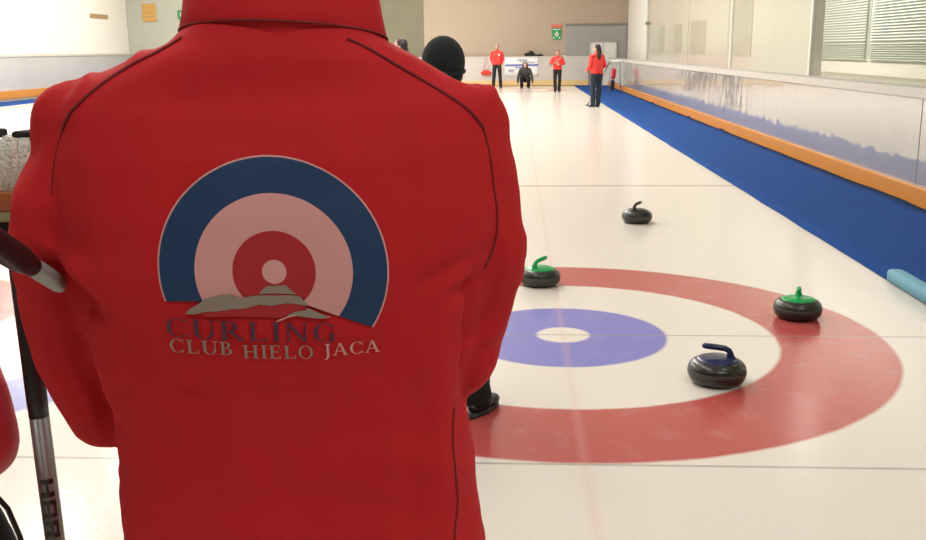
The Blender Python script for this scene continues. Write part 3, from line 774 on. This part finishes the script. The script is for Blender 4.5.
G = {
 'C': (arc(.5, .5, .47, .52, 48, 312, .05, TK)+[rc(.82, .68, .86, .98), rc(.82, .04, .86, .26)], .92),
 'U': (stem(.2, TK, .3, 1)[0:1]+[rc(.02, 1-SF, .38, 1)]+arc(.5, .34, .385, .36, 180, 360, .06, TK)+[rc(.80, .3, .87, 1), rc(.70, 1-SF, .98, 1)], 1.0),
 'R': (stem(.2)+arc(.34, .74, .40, .26, -90, 90, .06, TK)+[rc(.2, 1-.06, .38, 1), rc(.2, .48, .38, .54)]+diag(.86, 0, .42, .5, .17)+[rc(.72, 0, 1.02, SF)], 1.0),
 'L': (stem(.22)+[rc(.2, 0, .78, .06), rc(.74, 0, .79, .26)], .84),
 'I': (stem(.2), .4),
 'N': (stem(.16, .07)+diag(.84, 0, .16, 1, .17)+[rc(.81, 0, .88, 1), rc(.70, 1-SF, 1.0, 1)], 1.04),
 'G': (arc(.5, .5, .47, .52, 48, 320, .05, TK)+[rc(.80, .68, .84, .98), rc(.72, .06, .87, .44), rc(.62, .41, .97, .46)], 1.0),
 'B': (stem(.2)+arc(.34, .75, .32, .25, -90, 90, .06, TK)+arc(.34, .27, .42, .27, -90, 90, .06, TK)+[rc(.2, .94, .36, 1), rc(.2, .49, .38, .54), rc(.2, 0, .36, .06)], .84),
 'H': (stem(.2)+stem(.82)+[rc(.2, .48, .82, .54)], 1.06),
 'E': (stem(.2)+[rc(.2, 0, .74, .06), rc(.2, .48, .6, .54), rc(.2, .94, .7, 1), rc(.69, 0, .74, .22), rc(.66, .8, .70, 1), rc(.57, .40, .61, .62)], .82),
 'O': (arc(.5, .5, .47, .52, 0, 360, .05, TK, 28), 1.02),
 'J': ([rc(.22, -.05, .38, 1), rc(.10, 1-SF, .50, 1), [(.22, -.05), (.38, -.05), (.20, -.32), (.02, -.34), (.02, -.28), (.14, -.24)]], .5),
 'A': (diag(.84, 0, .48, 1, .17)+diag(.12, 0, .46, 1, .06)+[rc(.24, .32, .74, .38), rc(0, 0, .26, SF), rc(.70, 0, 1.0, SF)], 1.0),
}
def word(s, x0, x1, base, H_, sl, gap=.12):
    tot = sum(G[c][1] for c in s)+gap*(len(s)-1); sc = (x1-x0)/tot; x = x0; polys = []
    for c in s:
        for pl in G[c][0]:
            polys.append([(x+px_*sc, base+sl*((x+px_*sc)-x0)-py_*H_) for px_, py_ in pl])
        x += (G[c][1]+gap)*sc
    return polys
decal('logo_curling_lettering', polymesh(word('CURLING', 163-274, 334-274, 337-268, 20, .036), 2), M['printtext'], .0022)
decal('logo_club_lettering', polymesh(word('CLUB', 165-274, 229-274, 354-268, 14.5, .03), 2), M['printgrey'], .0024)
decal('logo_hielo_lettering', polymesh(word('HIELO', 238-274, 309-274, 359-268, 14.5, .03), 2), M['printgrey'], .0024)
decal('logo_jaca_lettering', polymesh(word('JACA', 319-274, 377-274, 358.5-268, 13.5, -.035), 2), M['printpink'], .0024)

# --- the rest of the man: body, hair, trousers, shoes
bm = bmesh.new(); k = 1.09
P, R = head(bm, (.012, .035, 1.80), (0, 1, -.12), (0, .12, 1), k)
capsule(bm, (.012, 0, 1.62), .062, (.012, .02, 1.77), .058)
for sx in (-1, 1):
    capsule(bm, (sx*.07, 0, 1.0), .095, (sx*.09, 0, 1.45), .095); capsule(bm, (sx*.10, .0, 1.0), .088, (sx*.11, .02, .55), .058); capsule(bm, (sx*.11, .02, .55), .058, (sx*.12, 0, .10), .038)
    capsule(bm, (sx*.12, 0, .06), .036, (sx*.14, .16, .04), .028)
    capsule(bm, (sx*.06, 0, 1.53), .07, (sx*.18, 0, 1.54), .045)
chain(bm, [((-.19, 0, 1.54), .040), ((-.213, .03, 1.24), .034), ((-.08, .255, 1.19), .026)])
chain(bm, [((.19, 0, 1.54), .040), ((.198, .042, 1.275), .034), ((.09, .255, 1.19), .026)])
hand(bm, (-.078, .262, 1.19), (.8, .45, -.1), (.3, -1, .3), 1, .75, 1.05)
hand(bm, (.088, .262, 1.19), (-.8, .45, -.1), (-.3, -1, .3), -1, .75, 1.05)
remesh('body', bm, .006, M['skin'], man, 2)
face_parts(P, R, man, k)
bm = bmesh.new(); ell(bm, P(0, -.022, .036), (.086*k, .098*k, .094*k), R); ell(bm, P(0, -.05, -.03), (.072*k, .06*k, .06*k), R)
remesh('hair', bm, .007, M['hair'], man, 3)
bm = bmesh.new(); capsule(bm, (-.09, 0, .95), .125, (.10, 0, .95), .125)
for sx in (-1, 1): chain(bm, [((sx*.10, 0, .93), .115), ((sx*.115, .02, .54), .082), ((sx*.12, 0, .10), .070)])
remesh('trousers', bm, .010, M['black'], man, 5, lambda co, n: co+n*.007*noise.noise(co*9))
for sx in (-1, 1):
    bm = bmesh.new(); a = V((sx*.12, 0, 0))
    ell(bm, a+V((0, .03, .055)), (.05, .115, .05)); ell(bm, a+V((0, .12, .042)), (.052, .085, .036)); capsule(bm, a+V((0, -.01, .06)), .045, a+V((0, -.01, .10)), .048)
    for v in bm.verts:
        if v.co.z < .015: v.co.z = .015
    s_ = remesh('shoe', bm, .008, M['shoe'], man, 3)
    bm = bmesh.new(); ring = [(math.cos(2*PI*q/28)*.052, .055+math.sin(2*PI*q/28)*.15) for q in range(28)]
    loft(bm, [[a+V((x_, y_, z)) for x_, y_ in ring] for z in (.001, .022)]); obj('sole', bm, M['sole'], s_)

# --- broom tucked under his left arm
p0 = V((-.700, -4.86, 1.515)); p1 = V((-.640, -4.10, 1.175))
E0 = V((-.7515, -4.62, 1.453)); E1 = V((-.775, -4.30, 1.30))
bt2 = None

# ------------------------------------------------------------------ camera
cam = bpy.data.cameras.new('camera'); co = bpy.data.objects.new('camera', cam); COL.objects.link(co)
cam.sensor_fit = 'HORIZONTAL'; cam.sensor_width = 36; cam.lens = 975.67*36/926; cam.clip_end = 200; cam.clip_start = .05
yaw, pit, roll = .0532, .2225, -.0087
fw = V((-math.sin(yaw)*math.cos(pit), math.cos(yaw)*math.cos(pit), -math.sin(pit)))
r0 = V((math.cos(yaw), math.sin(yaw), 0)); u0 = r0.cross(fw)
r2 = r0*math.cos(roll)+u0*math.sin(roll); u2 = u0*math.cos(roll)-r0*math.sin(roll)
CP = V((-.2917, -5.5372, 1.6435))
mm = Matrix((r2, u2, -fw)).transposed().to_4x4(); mm.translation = CP
co.matrix_world = mm; SC.camera = co

# ------------------------------------------------------------------ left-hand side: brooms and a neighbour
# broom held under his arm: grip end comes back towards the camera, the rest runs forward between arm and body
def shaft_thing(name, a, b, label, gl, r, head_at_b=True):
    a = V(a); b = V(b); d_ = (b-a).normalized(); L_ = (b-a).length
    t = empty(name, a, 0, label, 'curling broom')
    bm = bmesh.new(); tube(bm, [d_*gl, d_*L_], r, 20); obj('shaft', bm, M['silver'], t)
    bm = bmesh.new(); tube(bm, [V((0, 0, 0)), d_*.006, d_*(gl-.03), d_*gl], [r*1.3, r*1.55, r*1.4, r*1.02], 20); obj('grip', bm, M['grip'], t)
    return t, d_, L_
A = V((-.776, -4.66, 1.467)); B = V((-.786, -4.51, 1.388))
dAB = (B-A).normalized()
t, d_, L_ = shaft_thing('curling_broom', A-dAB*.16, B+dAB*.50, 'curling broom tucked under the left arm of the red jacket, black grip, grey shaft', .235, .0100)
bm = bmesh.new(); box(bm, -.095, .095, -.03, .03, -.014, .014, .008)
Rb = d_.to_track_quat('Z', 'Y').to_matrix()
for v in bm.verts: v.co = Rb @ v.co+d_*L_
obj('brush_head', bm, M['blackplastic'], t)

# upright broom with its bristle head up, at the left edge
top = V((-.966, -4.27, 1.405)); bot = V((-.9575, -4.27, .951)); dv = (bot-top).normalized(); low = top+dv*1.38
t = empty('curling_broom', low, 0, 'upright curling broom at left edge, lettered grey shaft, bristle head on top', 'curling broom')
up_ = -dv; Lb = (top-low).length
bm = bmesh.new(); tube(bm, [V((0, 0, .0)), up_*(Lb-.262)], .0135, 24); obj('shaft', bm, M['silver'], t)
bm = bmesh.new(); tube(bm, [up_*(Lb-.262), up_*(Lb-.24), up_*(Lb+.0)], [.0137, .0142, .0142], 24); obj('grip_sleeve', bm, M['grip'], t)
hx = V((1, -.15, 0)).normalized(); hy = V((0, 0, 1)).cross(hx)
def slab(name, z0, z1, x0, x1, hw, m, bev, tilt=0):
    bm = bmesh.new(); box(bm, x0, x1, -hw, hw, z0, z1, bev)
    for v in bm.verts:
        c_ = v.co.copy(); v.co = (top-low)+hx*c_.x+hy*c_.y+V((0, 0, c_.z+tilt*c_.x))
    return obj(name, bm, m, t)
slab('ferrule', -.012, .022, -.05, .06, .022, M['blackplastic'], .008)
slab('head_band', .020, .036, -.09, .085, .030, M['oliveband'], .004, .05)
slab('brush_block', .034, .062, -.095, .090, .032, M['wood'], .006, .05)
bm = bmesh.new()
random.seed(8)
for i in range(20):
    for j in range(5):
        x_ = -.086+.172*i/19; y_ = -.022+.011*j
        q = V((x_, y_, .06)); w = V((x_*1.06+random.uniform(-.004, .004), y_*1.2+random.uniform(-.003, .003), .128+random.uniform(-.008, .006)))
        f2 = lambda c_: (top-low)+hx*c_.x+hy*c_.y+V((0, 0, c_.z))
        tube(bm, [f2(q), f2((q+w)/2), f2(w)], [.0075, .0085, .006], 7)
obj('bristles', bm, M['bristle'], t)
slab('felt_pad', .128, .140, -.09, -.012, .026, M['black'], .004)
slab('felt_pad', .126, .140, .028, .07, .026, M['black'], .004)
# letters down the shaft
def blk(x0, y0, x1, y1): return (x0, y0, x1, y1)
LET = {'H': [(0, 0, .24, 1), (.62, 0, .86, 1), (0, .40, .86, .60)], 'A': [(0, 0, .22, 1), (.62, 0, .84, 1), (0, .8, .84, 1), (0, .32, .84, .48)],
       'R': [(0, 0, .22, 1), (0, .8, .8, 1), (.6, .5, .82, 1), (0, .4, .7, .56), (.5, 0, .74, .42)], 'D': [(0, 0, .22, 1), (0, .82, .7, 1), (0, 0, .7, .18), (.62, .12, .86, .88)],
       'L': [(0, 0, .22, 1), (0, 0, .76, .2)], 'I': [(0, 0, .22, 1)], 'N': [(0, 0, .2, 1), (.62, 0, .84, 1), (.2, .55, .42, .85), (.4, .2, .62, .6)], 'E': [(0, 0, .22, 1), (0, .82, .76, 1), (0, .4, .66, .58), (0, 0, .76, .18)]}
bm = bmesh.new()
sh_x = V((1, 0, 0)); sh_x = (sh_x-up_*sh_x.dot(up_)).normalized(); sh_y = up_.cross(sh_x)       # sh_y towards +Y
start = (V((-.961, -4.27, 1.052))-low).dot(up_)
s_ = start
for c in 'HARDLINE':
    lw = .032; wmax = max(q[2] for q in LET[c])
    for x0, y0, x1, y1 in LET[c]:
        nn = 6
        for i in range(nn):
            ya = y0+(y1-y0)*i/nn; yb = y0+(y1-y0)*(i+1)/nn
            vs = []
            for xx, yy in ((x0, ya), (x1, ya), (x1, yb), (x0, yb)):
                ang = (yy-.5)*1.35+.38; rr_ = .0139
                vs.append(bm.verts.new(up_*(s_-xx*lw)+sh_x*math.sin(ang)*rr_-sh_y*math.cos(ang)*rr_))
            bm.faces.new(vs)
    s_ -= (wmax+.16)*lw
obj('shaft_lettering', bm, M['blackplastic'], t)

# neighbour at the left edge: only the elbow of the jacket and a dangling cord reach the picture
J = dict(eR=(.262, -.02, 1.075), wR=(.10, .17, 1.06), hR=(-1, .4, 0), nR=(0, -1, 0), sR=(.175, 0, 1.36))
nb, Qn = person('person in crimson jacket mostly cut off by the left edge of the photo', (-1.314, -4.27, 0), 0, J, 1.80, M['redcuff'], M['black'], 'short', voxel=.008)
bm = bmesh.new(); capsule(bm, (.250, -.02, 1.035), .026, (.260, -.01, .95), .038); capsule(bm, (.260, -.01, .95), .038, (.262, .01, .86), .045)
pb = remesh('glove', bm, .006, M['black'], nb, 3)
bm = bmesh.new(); tube(bm, [(.282, -.03, 1.052), (.300, -.045, 1.045), (.314, -.04, 1.02), (.326, -.04, .98), (.338, -.04, .92), (.31, -.04, .86)], .0040, 8)
ell(bm, (.280, -.045, 1.047), (.012, .012, .012)); obj('cord', bm, M['blackplastic'], pb)

# broom rack with equipment near the far door
t = empty('broom_rack', (4.02, 33.2, .012), 0, 'small metal rack with white top, brooms and a red bag beside the white door', 'rack')
t.location.x = 3.62
bm = bmesh.new()
for a in (-.2, .2):
    for b_ in (-.15, .15): tube(bm, [(a, b_, .012), (a*.8, b_*.8, 1.1)], .014, 8)
tube(bm, [(-.2, -.15, .3), (.2, -.15, .3)], .01, 6); tube(bm, [(-.18, -.14, .8), (.18, -.14, .8)], .01, 6)
obj('rack_frame', bm, M['greypost'], t)
bm = bmesh.new(); box(bm, -.24, .24, -.16, .16, 1.1, 1.17, .02); obj('rack_top', bm, M['signwhite'], t)
bm = bmesh.new(); capsule(bm, (-.03, -.24, .55), .085, (-.01, -.24, .80), .09); o = remesh('red_bag', bm, .012, M['redcuff']); o.location = (3.54, 33.2, 0)
tag(o, 'red bag hanging on the front of the metal rack near the white door', 'bag')
bm = bmesh.new(); capsule(bm, (-.05, -.24, .20), .08, (-.02, -.24, .45), .08); o = remesh('black_bag', bm, .012, M['black']); o.location = (3.52, 33.19, -.08)
tag(o, 'black bag under the red bag on the front of the metal rack', 'bag')

# ------------------------------------------------------------------ light
w = bpy.data.worlds.new('world'); SC.world = w; w.use_nodes = True
w.node_tree.nodes['Background'].inputs[0].default_value = (1, .93, .82, 1); w.node_tree.nodes['Background'].inputs[1].default_value = .1
def area(x, y, sx, sy, p, z=ZC-.06, col=(1, .985, .95)):
    l = bpy.data.lights.new('ceiling_or_fill_lamp', 'AREA'); l.shape = 'RECTANGLE'; l.size = sx; l.size_y = sy; l.energy = p; l.color = col
    o = bpy.data.objects.new('ceiling_or_fill_lamp', l); COL.objects.link(o); o.location = (x, y, z)
for y_ in (1.5, 8, 14.5, 21, 27.5, 34):
    for x_ in (-14, -8, -2.4):
        area(x_, y_, .7, 4.5, (.75 if x_ < -10 else 1)*(100 if y_ < 3 else (270 if y_ < 9 else (430 if y_ < 22 else 330))))
area(-2.4, -2.0, .7, 2.5, 55); area(2.6, -1.6, .7, 2.5, 35); area(5.8, 18.5, 1, 8, 560)  # added unseen fills: shoulders and right sleeve from above, then the outer blinds
area(2.0, -7.0, 3.4, 1, 200); area(-4.5, -6.8, 3, 1, 70)  # added fill lamps behind the camera that brighten the jacket's back
SC.view_settings.view_transform = 'Standard'; SC.view_settings.look = 'None'; SC.view_settings.gamma = 1; SC.view_settings.exposure = 0
SC.view_settings.use_curve_mapping = False
